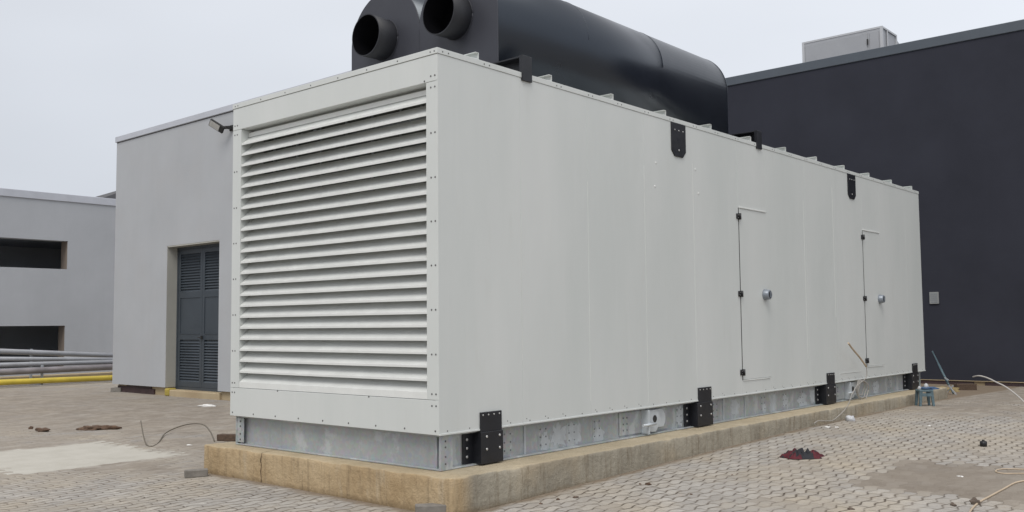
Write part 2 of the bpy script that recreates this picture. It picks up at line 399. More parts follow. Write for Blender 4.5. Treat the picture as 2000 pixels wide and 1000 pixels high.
    ddx = g.mth('MAXIMUM', g.mth('MAXIMUM', g.mth('SUBTRACT', sx.outputs['X'], .30), g.mth('SUBTRACT', -3.42, sx.outputs['X'])), 0)
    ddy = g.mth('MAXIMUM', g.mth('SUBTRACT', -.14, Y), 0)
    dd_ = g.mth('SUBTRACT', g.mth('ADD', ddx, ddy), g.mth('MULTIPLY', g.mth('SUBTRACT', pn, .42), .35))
    band = g.rng(dd_, .0, .09, .85, 0)  # brown dust at the plinth foot, with contact shade painted into it
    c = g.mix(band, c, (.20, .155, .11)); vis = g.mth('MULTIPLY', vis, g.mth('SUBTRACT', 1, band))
    # heights: rounded brick edge, each brick at its own level
    h = g.mth('MULTIPLY', g.rng(d, 0, .014, 0, 1, True), vis)
    h = g.mth('ADD', h, g.mth('MULTIPLY', g.mth('MULTIPLY', ws.outputs[0], vis), .45))
    tilt = g.mth('MULTIPLY', g.mth('MULTIPLY', g.mth('SUBTRACT', ws.outputs[2], .5), fu), .9)
    h = g.mth('ADD', h, g.mth('MULTIPLY', tilt, vis))
    h = g.mth('ADD', h, g.mth('MULTIPLY', g.noise(p, 25, 5, .7), .35))
    nb = g.bump(h, .9, .012)
    return g.fin(c, .95, 0, nb, .15)
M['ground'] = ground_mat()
b = MB()
gx = [-150, -60, -30, -12]+[-11+.5*k for k in range(41)]+[12, 30, 60, 150]; gy = [-150, -60, -30, -12]+[-10+.5*k for k in range(61)]+[22, 30, 60, 150]
gv = [[b.bm.verts.new((x, y, gh(x, y))) for y in gy] for x in gx]
for i in range(len(gx)-1):
    for j in range(len(gy)-1): b._f([gv[i][j], gv[i+1][j], gv[i+1][j+1], gv[i][j+1]]).smooth = True
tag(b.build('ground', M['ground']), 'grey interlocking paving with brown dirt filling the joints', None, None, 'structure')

# ---------------------------------------------------------------- concrete plinth
b = MB(); PX0, PX1, PY0, PY1, PZ = -3.42, .30, -.14, 12.75, .30
b.box(PX0, PX1, PY0, PY1, -.05, PZ); b.bevel(.014, 2)
for ax, a0, a1, st in ((0, PX0, PX1, .06), (1, PY0, PY1, .07), (2, 0, PZ, .05)):
    k = a0+st
    while k < a1-.01:
        co = [0, 0, 0]; co[ax] = k; no = [0, 0, 0]; no[ax] = 1
        bmesh.ops.bisect_plane(b.bm, geom=b.bm.verts[:]+b.bm.edges[:]+b.bm.faces[:], plane_co=co, plane_no=no); k += st
for v in b.bm.verts:
    q = v.co.copy(); edge = min(abs(q.x-PX0), abs(q.x-PX1), abs(q.y-PY0), abs(q.y-PY1)) < .03 and q.z > PZ-.035
    n3 = noise.noise_vector(q*3.1)*.004+noise.noise_vector(q*14)*.0025
    if edge:
        k = max(0, noise.noise(q*5.7+Vector((3, 1, 0)))-.15)*.03+max(0, noise.noise(q*19))*.014
        v.co.z -= k; v.co.x += (-k if q.x > 0 else k)*.6*(abs(q.x-PX1) < .05 or abs(q.x-PX0) < .05)
        v.co.y += k*.6*(abs(q.y-PY0) < .05)
    if q.z < PZ-.001 or edge: v.co += n3
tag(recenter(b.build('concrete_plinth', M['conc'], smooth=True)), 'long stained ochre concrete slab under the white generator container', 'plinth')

# ---------------------------------------------------------------- generator container
W, L, ZB, ZT = 3.152, 12.49, .61, 3.94
con = empty('generator_container', (-W/2, L/2, .30), 'large white louvred generator container on grey steel skid and concrete slab', 'container')
OXL, OXR, OZ0, OZ1 = -2.995, -.142, .905, 3.65
# inner shell
b = MB(); t = .006
b.box(-W+t, -t, .36, L-t, ZB+.004, ZT-.06); b.build('body', M['white'], con)
b = MB(); b.box(OXL-.01, OXR+.01, .28, .34, OZ0, OZ1)
b.build('radiator_core', M['radiator'], con)
b = MB()
for k in range(7):
    x = OXL+.25+k*.4
    b.tube([(x, .25, OZ0+.05), (x, .25, OZ1-.03)], .012, 6)
for z in (3.40, 3.15, 2.6): b.tube([(OXL+.1, .22, z-.02), (OXR-.1, .22, z+.015)], .016, 6)
for k in range(26):
    x = OXL+.15+k*.105; b.box(x, x+.03, .20, .22, 3.44+rnd.uniform(-.02, .02), 3.50+rnd.uniform(-.01, .03))
b.build('coil_pipework', M['galvlug'], con)
def panel(name, bx, screws=(), nrm=(0, -1, 0), bev=.0025, extra=None, mat='white'):
    b = MB(); b.box(*bx); b.bevel(bev)
    if extra: extra(b)
    b.mi = 1
    for s0 in screws: b.dot(s0, nrm, .0085, .004)
    return b.build(name, [M[mat], M['screw']], con)
ft = -.0    # front plane
def row(a, b_, n, f): return [f(a+(b_-a)*i/(n-1)) for i in range(n)]
panel('header_panel', (-W+.002, -.002, ft, .36, OZ1+.003, 3.886),
      [(-W+.04, ft, 3.70), (-W+.085, ft, 3.70), (-.03, ft, 3.70), (-.08, ft, 3.70), (-.16, ft, 3.668)])
panel('sill_panel', (-W+.002, -.002, ft, .36, ZB, OZ0-.003),
      row(-W+.05, -.04, 9, lambda x: (x, ft, ZB+.035))+[(-W+.04, ft, OZ0-.05), (-W+.085, ft, OZ0-.05), (-.03, ft, OZ0-.05), (-.08, ft, OZ0-.05), (-2.3, ft, OZ0-.006), (-.9, ft, OZ0-.006)])
for x0, x1, sxs in ((-W+.002, OXL, (-W+.04, -W+.085)), (OXR, -.002, (-.03, -.08))):
    panel('corner_post', (x0, x1, ft, .36, OZ0, OZ1), [(sx_, ft, z) for z in (.955, 1.29, 1.67, 2.05, 2.43, 2.81, 3.20, 3.60) for sx_ in sxs])
# roof edge trim
b = MB(); b.box(-W-.004, .006, -.006, .05, 3.889, ZT).box(-.05, .006, .05, L+.004, 3.889, ZT).box(-W-.004, -W+.05, .05, L+.004, 3.889, ZT); b.bevel(.002)
b.mi = 1
for x in row(-W+.1, -.08, 8, lambda x: x)+[-.03, -W+.05]: b.dot((x, -.006, 3.912), (0, -1, 0), .007)
y = .06
while y < L:
    b.dot((.006, y, 3.912), (1, 0, 0), .007); b.dot((.006, y+.07, 3.912), (1, 0, 0), .007); y += .53
b.build('roof_trim', [M['white'], M['screw']], con)
b = MB(); b.box(-W+.05, -.05, .05, L-.02, ZT-.06, ZT-.012); b.build('roof_panel', M['white'], con)
# louvres
ZL0, ZL1 = .952, 3.483
for k in range(23):
    z = ZL0+(ZL1-ZL0)*k/22; b = MB()
    yo = .006
    prof = [(yo, z-.006), (yo, z+.014), (yo+.028, z+.030), (yo+.140, z+.132), (yo+.142, z+.128), (yo+.031, z+.024), (yo+.004, z+.010), (yo+.004, z-.006)]
    if k == 0: prof[0] = (yo, z-.045); prof[-1] = (yo+.004, z-.045)
    sag = rnd.uniform(-.0025, .0025)
    b.prism(prof, (OXL+.002, OXR-.002)); 
    bmesh.ops.bisect_plane(b.bm, geom=b.bm.verts[:]+b.bm.edges[:]+b.bm.faces[:], plane_co=((OXL+OXR)/2+rnd.uniform(-.6, .6), 0, 0), plane_no=(1, 0, 0))
    for v in b.bm.verts:
        if OXL+.1 < v.co.x < OXR-.1: v.co.z += sag
    b.build('louvre_slat', M['slat'], con)
b = MB(); b.box(OXL, OXR, .152, .27, OZ1-.03, OZ1+.001); b.box(OXL+.001, OXR-.001, .09, .128, 3.575, 3.62); b.build('louvre_head', M['slat'], con)
# side panels, one per bay
seams = [.004]+[1.06*k+.03 for k in range(1, 12)]+[L-.004]
D1, D2 = (5.395, 6.21), (9.625, 10.42)
DZ0, DZ1 = .797, 3.016
def side_panel(y0, y1, z0, z1, sc_=True):
    b = MB(); b.box(-.04, .0, y0+.0004, y1-.0004, z0, z1); b.bevel(.0010); b.mi = 1
    if sc_:
        k = y0+.1
        while k < y1-.05:
            b.dot((0, k, ZB+.03), (1, 0, 0), .006, .003); k += .27
            if rnd.random() < .5: b.dot((0, k-.04, ZB+.05), (1, 0, 0), .005, .003)
    return b.build('side_panel', [M['white'], M['screw']], con)
cuts = sorted(set([s for s in seams if not any(a-.3 < s < c+.3 for a, c in (D1, D2))]+[D1[0], D1[1], D2[0], D2[1]]))
for y0, y1 in zip(cuts, cuts[1:]):
    isd = any(abs(y0-a) < 1e-6 for a, c in (D1, D2))
    if not isd: side_panel(y0, y1, ZB, 3.887)
    else:
        side_panel(y0, y1, ZB, DZ0); side_panel(y0, y1, DZ1, 3.887, False)
b = MB(); b.box(-W, -W+.04, .01, L-.01, ZB, 3.887); b.build('far_side_panel', M['white'], con)
b = MB(); b.box(-W+.002, -.002, L-.04, L, ZB, 3.887); b.build('rear_panel', M['white'], con)
# folded lip along the bottom edge of the side
b = MB(); b.box(-.03, .008, .004, L, ZB-.004, ZB+.012); b.bevel(.002); b.build('bottom_trim', M['white'], con)
# doors
for (y0, y1) in (D1, D2):
    b = MB(); b.box(-.038, .003, y0+.013, y1-.003, DZ0+.006, DZ1-.006); b.bevel(.002)
    d_ = b.build('door', M['white'], con)
    for zz, pr, h_ in ((DZ1-.004, .014, .018), (DZ0-.010, .010, .010)):
        b = MB(); b.box(.0, pr, y0+.02, y1-.05, zz, zz+h_); b.bevel(.002)
        b.build('rain_strip', M['slat'], d_)
    b = MB(); b.box(-.036, .0035, y0+.001, y0+.012, DZ0, DZ1); b.build('door_gap_strip', M['gap'], d_)  # proud dark strip painting the shaded gap on the hinge side
    for z in (.897, 1.90, 2.90):
        b = MB(); b.box(.0, .016, y0-.058, y0+.062, z-.036, z+.036); b.bevel(.006, 2)
        b.tube([(.024, y0+.004, z-.040), (.024, y0+.004, z+.040)], .017, 10)
        b.mi = 1
        for a, c in ((-.03, .016), (-.03, -.016), (.038, .016), (.038, -.016)): b.dot((.016, y0+a, z+c), (1, 0, 0), .004)
        b.build('hinge', [M['hinge'], M['bolt']], d_)
    yk = y1-.13
    b = MB(); b.tube([(0, yk, 1.90), (.012, yk, 1.90), (.075, yk, 1.90), (.082, yk, 1.90)], [.074, .074, .064, .056], 24)
    b.mi = 1; b.tube([(.078, yk, 1.90), (.084, yk, 1.90)], [.046, .044], 20); b.mi = 0; b.box(.080, .096, yk-.012, yk+.012, 1.862, 1.938)
    b.build('door_handle', [M['knob'], M['hinge']], d_)
for ys, za, zc_ in ((1.092, 1.2, 2.6), (2.15, .75, 3.0), (3.21, .66, 3.3), (4.27, .9, 3.45), (7.39, 1.0, 3.3), (8.45, 1.6, 3.6)):
    b = MB(); b.box(-.001, .0016, ys-.0018, ys+.0018, za, zc_); b.build('seam_bead', M['slat'], con)
# faint thin raised line low on the side
b = MB(); b.box(0, .005, 8.52, 9.38, .735, .741); b.build('low_side_line', M['slat'], con)
# small plugs on the wall
for px, py in ((1281, 318), (1279, 364), (1358, 331), (1364, 378)):
    b = MB(); q = at(px, py, 0, 0); b.dot((0, q.y, q.z), (1, 0, 0), .014, .005)
    b.build('wall_plug', M['slat'], con)
# lifting plates near the roof
for y0 in (3.79, 9.07):
    y1 = y0+.315; c_ = .07
    b = MB(); b.prism([(y0, 3.886), (y0, 3.487+c_), (y0+c_, 3.487), (y1-c_, 3.487), (y1, 3.487+c_), (y1, 3.886)], (.001, .014)); b.bevel(.002); b.mi = 1
    for i in range(3): b.dot((.014, y0+.07+i*.09, 3.80), (1, 0, 0), .009, .006)
    b.dot((.014, y0+.155, 3.565), (1, 0, 0), .012, .006)
    b.build('lifting_plate', [M['black'], M['bolt']], con)
# lower mounting brackets
for (y0, y1, yn) in ((.375, .785, .50), (4.10, 4.58, 4.27), (7.82, 8.30, 8.02), (11.56, 12.04, 11.77)):
    ym = y0+.12
    b = MB(); b.box(.001, .016, yn, y1-.005, .585, .765)                       # narrow plate on the panel
    b.box(-.095, -.079, y0, ym+.02, .312, .60)                                # flange against the web
    b.box(-.095, .026, ym, y1, .312, .590)                                  # boxed bracket
    b.bevel(.003); b.mi = 1
    for z in (.38, .455, .53): b.dot((-.079, y0+.045, z), (1, 0, 0), .013, .008)
    for yy in (ym+.07, y1-.05):
        for z in (.44, .55): b.dot((.026, yy, z), (1, 0, 0), .012, .008)
    for i in range(4): b.dot((.016, yn+.03+(y1-yn-.07)*i/3, .74), (1, 0, 0), .008, .005)
    b.build('mounting_bracket', [M['black'], M['bolt']], con)
# steel skid
sk = MB(); xo = -.035; xw = -.10
sk.box(xw-.012, xw, .07, L-.06, .314, .598)                # web of the side beam
sk.box(xw-.05, xo, .07, L-.06, .302, .316); sk.box(xw-.05, xo, .07, L-.06, .590, .604)
sk.box(-W+.10, -W+.112, .07, L-.06, .314, .598); sk.box(-W+.035, -W+.15, .07, L-.06, .302, .316)
sk.box(-W+.06, -.06, .105, .117, .316, .598)               # front channel
sk.box(-W+.036, xo-.001, .055, .118, .3025, .318); sk.box(-W+.036, xo-.001, .055, .118, .589, .6035)
sk.box(-W+.06, -.06, L-.12, L-.10, .31, .6)
sk.bevel(.003); skid = sk.build('skid_frame', M['galv'], con)
b = MB(); b.box(-.052, xo+.003, .05, .20, .303, .603); b.bevel(.003); b.mi = 1
for z in (.36, .42, .50, .55): b.dot((xo+.003, .11, z), (1, 0, 0), .008, .006)
b.build('corner_plate', [M['galv'], M['screw']], skid)
b = MB(); b.box(-W+.033, -W+.048, .05, .15, .303, .603); b.box(-W+.046, -W+.17, .0585, .066, .33, .585)
b.bevel(.003); b.mi = 1
for z in (.36, .42, .50, .55): b.dot((-W+.11, .0585, z), (0, -1, 0), .010, .006)
b.build('corner_plate', [M['galv'], M['screw']], skid)
for yc in (.98, 1.50, 1.95, 2.38, 4.0, 4.85, 6.15, 6.80, 7.35, 10.2, 10.9):
    b = MB(); b.box(xw-.001, xw+.0015, yc-.075, yc+.075, .355, .545)
    b.mi = 1
    for dy in (-.042, .042):
        for z in (.375, .45, .525): b.dot((xw+.0015, yc+dy, z), (1, 0, 0), .0085, .005)
    b.build('bolted_patch', [M['galv'], M['boltd']], skid)
for k, yc in enumerate((1.53, 1.74, 2.0, 2.40, 4.02, 5.35, 6.18, 6.45, 6.84, 7.38, 7.72, 10.25)):   # brushed-on zinc paint smears
    b = MB(); n_ = 40; r_ = random.Random(k*5+1); pr = []
    wd_, ht_ = r_.uniform(.05, .15), r_.uniform(.08, .125)
    for q_ in range(n_):
        a = 2*math.pi*q_/n_; kk_ = 1+.75*noise.noise(Vector((math.cos(a)*2.2, math.sin(a)*2.2, k*3.7)))+.45*noise.noise(Vector((math.cos(a)*6, math.sin(a)*6, k)))
        pr.append((yc+wd_*math.cos(a)*kk_, max(.319, min(.587, .44+ht_*math.sin(a)*kk_-(.06 if k % 3 == 0 else 0)))))
    b.prism(pr, (xw-.0005, xw+.0024)); b.build('zinc_smear', M['zinc'], skid)
for yc in (5.05, 5.62, 1.22, 8.35, 11.2):
    b = MB(); b.box(xw, xw+.012, yc-.012, yc+.012, .316, .59)
    b.build('weld_strip', M['galvlug'], skid)
# lifting lugs on the skid
for yc in (3.27, 8.98):
    b = MB(); b.box(xw, xw+.016, yc-.50, yc+.45, .335, .578); b.bevel(.002); b.mi = 1
    for yy in (yc-.43, yc-.36, yc+.30, yc+.38):
        for z in (.39, .455, .52): b.dot((xw+.016, yy, z), (1, 0, 0), .010, .007)
    lp = b.build('lug_plate', [M['galv'], M['boltd']], skid)
    b = MB()
    arc = [(yc+.10+.11*math.cos(a), .46+.115*math.sin(a)) for a in [R_(k) for k in range(95, -35, -12)]]
    b.prism([(yc+.02, .335), (yc-.04, .38), (yc-.04, .575)]+arc+[(yc+.12, .33)], (-.045, -.025)); b.bevel(.003)
    arc2 = [(yc+.27+.10*math.cos(a), .46+.11*math.sin(a)) for a in [R_(k) for k in range(90, -60, -12)]]
    b.prism([(yc+.15, .37), (yc+.15, .57)]+arc2, (-.072, -.058))
    b.box(-.10, .008, yc-.075, yc-.05, .325, .585)
    b.tube([(.012, yc-.19, .425), (.012, yc+.06, .425)], .015, 10)
    b.build('lifting_lug', M['luglight'], skid)
    b = MB(); b.tube([(-.030, yc+.10, .475), (-.0225, yc+.10, .475)], .040, 20); b.build('lug_hole_disc', M['gap'], skid)  # solid dark disc painting the shade of the lug's hole
# roof ribs
for k in range(12):
    y0 = .53+1.058*k
    b = MB(); b.box(-W+.03, -.004, y0-.006, y0, ZT-.012, ZT+.066)
    b.box(-W+.03, -.004, y0-.045, y0-.006, ZT+.060, ZT+.066)
    b.prism([(y0-.14, ZT), (y0-.006, ZT), (y0-.006, ZT+.012)], (-W+.03, -.004))
    b.build('roof_rib', M['white'], con)
# black cross beams carrying the silencers
for y0 in (1.12, 5.95):
    b = MB(); h_ = .165
    b.box(-W+.02, -.02, y0+.11, y0+.125, ZT+.004, ZT+h_); b.box(-W+.02, -.02, y0, y0+.12, ZT+h_-.014, ZT+h_); b.box(-W+.02, -.02, y0, y0+.12, ZT+.002, ZT+.016)
    b.box(-.022, .022, y0-.008, y0+.132, 3.862, ZT+h_+.004)
    b.bevel(.002); b.build('support_beam', M['black'], con)

# ---------------------------------------------------------------- twin silencers
def silencer(xc, label):
    hw = .568; y0, y1 = 1.25, 5.97; zb_, zc = 4.108, 4.72
    root = empty('exhaust_silencer', (xc, (y0+y1)/2, zb_), label, 'silencer', 'black silencers on the container roof')
    def outline(r, n=40):
        o = [(xc-r, zb_), (xc+r, zb_)] if r == hw else [(xc-r, zb_-(r-hw)), (xc+r, zb_-(r-hw))]
        o += [(xc+r*math.cos(math.pi*k/n), zc+r*math.sin(math.pi*k/n)) for k in range(n+1)]; return o
    b = MB(); b.prism(outline(hw), (y0+.012, y1), ax='y')
    for f in b.bm.faces: f.smooth = len(f.verts) == 4
    for e_ in list(b.bm.edges):
        pass
    o = b.build('casing', M['sil'], root)
    b = MB(); b.prism(outline(hw+.003), (y0, y0+.012), ax='y'); b.bevel(.002); b.build('end_plate', M['silplate'], root)
    b = MB(); b.prism(outline(hw+.003), (y1, y1+.010), ax='y'); b.build('rear_plate', M['sil'], root)
    for ys in (2.78, 4.33):      # weld seams
        b = MB(); b.tube([(xc+(hw+.0005)*math.cos(math.pi*k/40), ys, zc+(hw+.0005)*math.sin(math.pi*k/40)) for k in range(41)], .0035, 6); b.build('weld_seam', M['sil'], root)
    b = MB(); b.box(xc-.02, xc+.02, 4.31, 4.35, zc+hw-.005, zc+hw+.03); b.build('lifting_eye', M['sil'], root)
    # outlet: short pipe, closed by a black disc that paints the deep bore's shade
    n = 40; b = MB(); rr = []
    for (yy, r) in ((y0+.002, .224), (y0-.27, .232), (y0-.27, .222), (y0-.004, .212)):
        rr.append([b.bm.verts.new((xc+r*math.cos(2*math.pi*k/n), yy, zc+r*math.sin(2*math.pi*k/n))) for k in range(n)])
    for i, (a, c) in enumerate(zip(rr, rr[1:])):
        b.mi = 1 if i == 2 else 0
        for k in range(n):
            f = b._f([a[k], a[(k+1)%n], c[(k+1)%n], c[k]])
            if i != 1: f.smooth = True
    b.mi = 1; b._f(rr[3])
    po = b.build('outlet_pipe', [M['outlet'], M['silin']], root)
    b = MB(); b.tube([(xc+.231*math.cos(2*math.pi*k/n), y0-.006, zc+.231*math.sin(2*math.pi*k/n)) for k in range(n+1)], .0045, 6); b.build('weld_ring', M['silplate'], po)
    # lip joint between base and beams
    pass
    return root
silencer(-2.125, 'black rounded silencer on the container roof, farther from the long white side')
silencer(-.99, 'black rounded silencer on the container roof, directly above the long white side')

# ---------------------------------------------------------------- grey building with slate louvred door
BY = 5.5; BX0, BX1, BZ, BT = -17.05, -4.6, .19, 6.28
DX0, DX1, DT = -14.53, -12.35, 3.42
bl = empty('grey_building', ((BX0+BX1)/2, 10, 0), 'plain light grey plastered building with tall slate louvred double door', 'building')
b = MB()
b.box(BX0, DX0, BY, BY+.30, BZ, BT-.14); b.box(DX1, BX1, BY, BY+.30, BZ, BT-.14); b.box(DX0, DX1, BY, BY+.30, DT, BT-.14)
b.box(BX0, BX0+.3, BY+.3, 9, BZ, BT-.14); b.box(BX1-.3, BX1, BY+.3, 9, BZ, BT-.14); b.box(BX0, BX1, 8.7, 9, BZ, BT-.14)
b.build('wall', M['stucco'], bl)
b = MB(); b.box(BX0, BX1, BY, 9, BT-.14, BT-.12); b.build('roof', M['roofdark'], bl)
b = MB(); b.box(BX0-.03, BX1+.03, BY-.035, 9.03, BT-.12, BT+.02); b.bevel(.008); b.build('coping', M['coping'], bl)
b = MB(); b.box(BX0+.12, DX0-.02, BY+.10, BY+.3, -.02, BZ); b.box(DX1+.02, BX1-.1, BY+.08, BY+.3, -.02, BZ); b.box(BX0+.12, BX0+.3, BY+.3, 8.9, -.02, BZ)
b.build('foundation', M['found'], bl)
b = MB(); b.box(DX0-.02, DX1+.02, BY+.02, BY+.5, -.02, .14); b.bevel(.02, 2); b.build('threshold', M['found'], bl)
b = MB(); b.box(BX0+.11, BX0+.55, BY+.085, BY+.10, 0, .15); b.box(BX0+.56, BX0+1.75, BY+.075, BY+.10, -.0, .17); b.box(BX0+1.3, BX0+1.9, BY+.06, BY+.10, 0, .12); b.build('tile_skirting', M['maroon'], bl)
b = MB(); b.box(DX0, DX0+.006, BY+.004, BY+.30, BZ, DT-.001); b.box(DX1-.006, DX1, BY+.004, BY+.30, BZ, DT-.001); b.box(DX0, DX1, BY+.004, BY+.30, DT-.03, DT-.002)
b.build('door_reveal', M['rev'], bl)
b = MB(); b.box(DX0-.02, DX0+.16, BY-.01, BY+.20, .0, .17); b.bevel(.03, 2); b.build('yellow_stain_block', plain('yellow_grout', (.42, .33, .07), .9, var=.3, sc=9), bl)
# door
dy = BY+.25
dd = MB(); dd.box(DX0+.006, DX0+.06, dy, dy+.06, .14, DT-.03); dd.box(DX1-.06, DX1-.006, dy, dy+.06, .14, DT-.03); dd.box(DX0+.06, DX1-.06, dy, dy+.06, DT-.09, DT-.03); dd.box(DX0+.06, DX1-.06, dy, dy+.06, .14, .20)
door = dd.build('door', M['door'], bl)
xm = (DX0+DX1)/2
for a, c in ((DX0+.065, xm-.004), (xm+.004, DX1-.065)):
    b = MB(); z0, z1 = .205, DT-.095; wv = .09
    b.box(a, a+wv, dy+.008, dy+.05, z0, z1); b.box(c-wv, c, dy+.008, dy+.05, z0, z1)
    for (p0, p1) in ((z0, z0+.12), (1.27, 1.40), (2.22, 2.36), (z1-.10, z1)): b.box(a+wv, c-wv, dy+.008, dy+.05, p0, p1)
    b.box(a+wv, c-wv, dy+.022, dy+.04, 1.40, 2.22); b.box(a+wv, c-wv, dy+.0, dy+.02, 1.392, 1.408)
    for (p0, p1) in ((z0+.12, 1.27), (2.36, z1-.10)):
        z = p0
        while z < p1-.02:
            b.hexa([(a+wv, dy+.008, z), (c-wv, dy+.008, z), (c-wv, dy+.014, z), (a+wv, dy+.014, z), (a+wv, dy+.042, z+.045), (c-wv, dy+.042, z+.045), (c-wv, dy+.048, z+.045), (a+wv, dy+.048, z+.045)]); z += .062
        b.box(a+wv, c-wv, dy+.052, dy+.056, p0, p1)
    b.build('door_leaf', M['door'], door)
b = MB(); b.box(xm+.012, xm+.05, dy-.035, dy+.0, 1.28, 1.36); b.tube([(xm+.03, dy+.01, 1.32), (xm+.03, dy-.05, 1.32), (xm-.07, dy-.05, 1.32)], .011, 8); b.build('door_handle', M['gap'], door)
# floodlight
fp = at(415, 238, 1, BY-.35)
fl = empty('floodlight', (fp.x+.25, BY, fp.z), 'black rectangular floodlight on a short arm under the grey roof edge', 'floodlight')
hz = fp.z+.02; hx = fp.x
hz -= .10; c0 = Vector((hx+.02, BY-.26, hz)); nn = Vector((.30, -.80, -.52)).normalized(); ax_ = Vector((.62, .30, -.62)); ax_ = (ax_-nn*ax_.dot(nn)).normalized(); bx_ = nn.cross(ax_)
def obox(b, c, a1, a2, a3, l1, l2, l3):
    cs = []
    for k in (-1, 1):
        for i, j in ((-1,-1),(1,-1),(1,1),(-1,1)): cs.append(c+a1*i*l1/2+a2*j*l2/2+a3*k*l3/2)
    b.hexa(cs)
b = MB(); obox(b, c0, ax_, bx_, nn, .34, .17, .055); b.bevel(.008); b.build('housing', M['gap'], fl)
b = MB(); obox(b, c0+nn*.030-ax_*.04, ax_, bx_, nn, .23, .135, .006); b.build('lens', M['lampglass'], fl)
b = MB(); b.bar(c0-nn*.03+ax_*.10, (hx+.20, BY-.12, hz-.03), .07, .05); b.bar((hx+.20, BY-.12, hz-.03), (hx+.20, BY+.01, hz-.03), .07, .06); b.build('arm', M['gap'], fl)
b = MB(); b.box(hx+.13, hx+.27, BY-.025, BY-.001, hz-.09, hz+.03); b.build('wall_plate', M['gap'], fl)

# ---------------------------------------------------------------- far grey building with dark openings
FX = -25; fb = empty('parking_building', (FX-4, 10, 0), 'low pale grey building with long dark window openings beyond the pipes', 'building')
w1 = (at(132, 500, 0, FX).y, at(0, 465, 0, FX).z, at(0, 519, 0, FX).z)
yR, zt1, zb1 = w1[0], at(132, 471, 0, FX).z, at(132, 526, 0, FX).z
yR2, zt2, zb2 = at(127, 640, 0, FX).y, at(127, 636, 0, FX).z, .35
top = at(100, 384, 0, FX).z
b = MB(); x0, x1 = FX-.45, FX; YA, YB = -12, 16
b.box(x0, x1, YA, YB, zt1, top-.12); b.box(x0, x1, YA, YB, zt2, zb1); b.box(x0, x1, YA, YB, -.02, zb2)
b.box(x0, x1, yR, YB, zb1, zt1); b.box(x0, x1, yR2, YB, zb2, zt2); b.box(x0, x1, YA, YA+8, zb1, zt1); b.box(x0, x1, YA, YA+8, zb2, zt2)
b.build('wall', M['stucco2'], fb)
b = MB(); b.box(x0-.01, x1-.03, yR-.006, yR-.0005, zb1, zt1); b.build('opening_reveal', M['tan'], fb)
b = MB(); b.box(x0-.01, x1-.03, yR2-.006, yR2-.0005, zb2, zt2); b.build('opening_reveal', M['tan'], fb)
b = MB(); b.box(FX-4.5, x0, YA, YB, -.02, .02); b.box(FX-4.5, x0, YA, YB, zt1+.1, zt1+.35); b.box(FX-4.5, x0, YA, YB, zb1-.9, zb1-.6)
b.build('floor_slab', M['stucco2'], fb)
b = MB(); b.box(FX-4.7, FX-4.5, YA, YB, 0, top-.12); b.box(FX-4.5, x0, YB-.2, YB, .02, top-.12); b.build('rear_wall', M['stucco2'], fb)
b = MB(); b.box(FX-9.2, x1+.04, YA-.05, YB+.05, top-.12, top+.12); b.bevel(.01); b.build('coping', M['coping'], fb)
q = at(214, 381, 0, FX-6); b = MB()
yq0, yq1, zq = at(190, 388, 0, FX-6).y, at(300, 370, 0, FX-6).y, at(228, 377, 0, FX-6)
b.prism([(yq0, zq.z-.35), (zq.y, zq.z), (yq1, zq.z+.6), (yq1, zq.z-.6), (yq0, zq.z-.6)], (FX-8.5, FX-6)); b.build('stair_roof', M['roofdark'], fb)

# ---------------------------------------------------------------- pipes in front of it
PXX = -21.5
def line_pipe(name, mat, r, pl, pr, label, X=PXX, ext=3.):
    a, c = at(pl[0], pl[1], 0, X), at(pr[0], pr[1], 0, X); d = (c-a)
    a2 = a-d*ext/d.length; c2 = c+d*1.6/d.length
    b = MB(); b.tube([a2, a2.lerp(c2, .5), c2], r, 14); o = b.build(name, mat)
    return tag(recenter(o), label, 'pipe', 'pipes lying beyond the yard')
line_pipe('steel_pipe', M['pipe'], .075, (0, 686), (216, 694), 'uppermost grey pipe of the rack in front of the far grey building', X=-22.2)
line_pipe('steel_pipe', M['pipe'], .06, (0, 701), (216, 702), 'second grey pipe from the top in the rack by the far grey building', X=-21.9)
line_pipe('steel_pipe', M['pipe'], .065, (0, 713), (216, 707), 'third grey pipe from the top in the rack by the far grey building', X=-21.7)
line_pipe('steel_pipe', M['pipedark'], .085, (0, 727), (216, 717), 'lowest thick grey pipe, next above the yellow one', X=-21.5)
line_pipe('yellow_pipe', M['yellow'], .075, (0, 747), (216, 738), 'bright yellow pipe lying on the paving left of the grey building', X=-21.0)
p1 = at(71, 683, 0, -22.0); b = MB(); b.box(-22.35, -22.30, p1.y-.03, p1.y+.03, 0, p1.z+.02); b.box(-21.62, -21.57, p1.y-.03, p1.y+.03, 0, .55); b.box(-22.35, -21.57, p1.y-.02, p1.y+.02, .0, .08)
tag(recenter(b.build('pipe_rack_stand', M['galvlug'])), 'thin upright steel stand holding the grey pipes', 'rack')
kk = at(100, 740, 0, -22.6); b = MB(); b.box(-22.9, -22.45, -6, 9.5, 0, .22); b.bevel(.02); tag(recenter(b.build('low_kerb', M['found'])), 'low rough concrete kerb behind the yellow pipe', 'kerb')

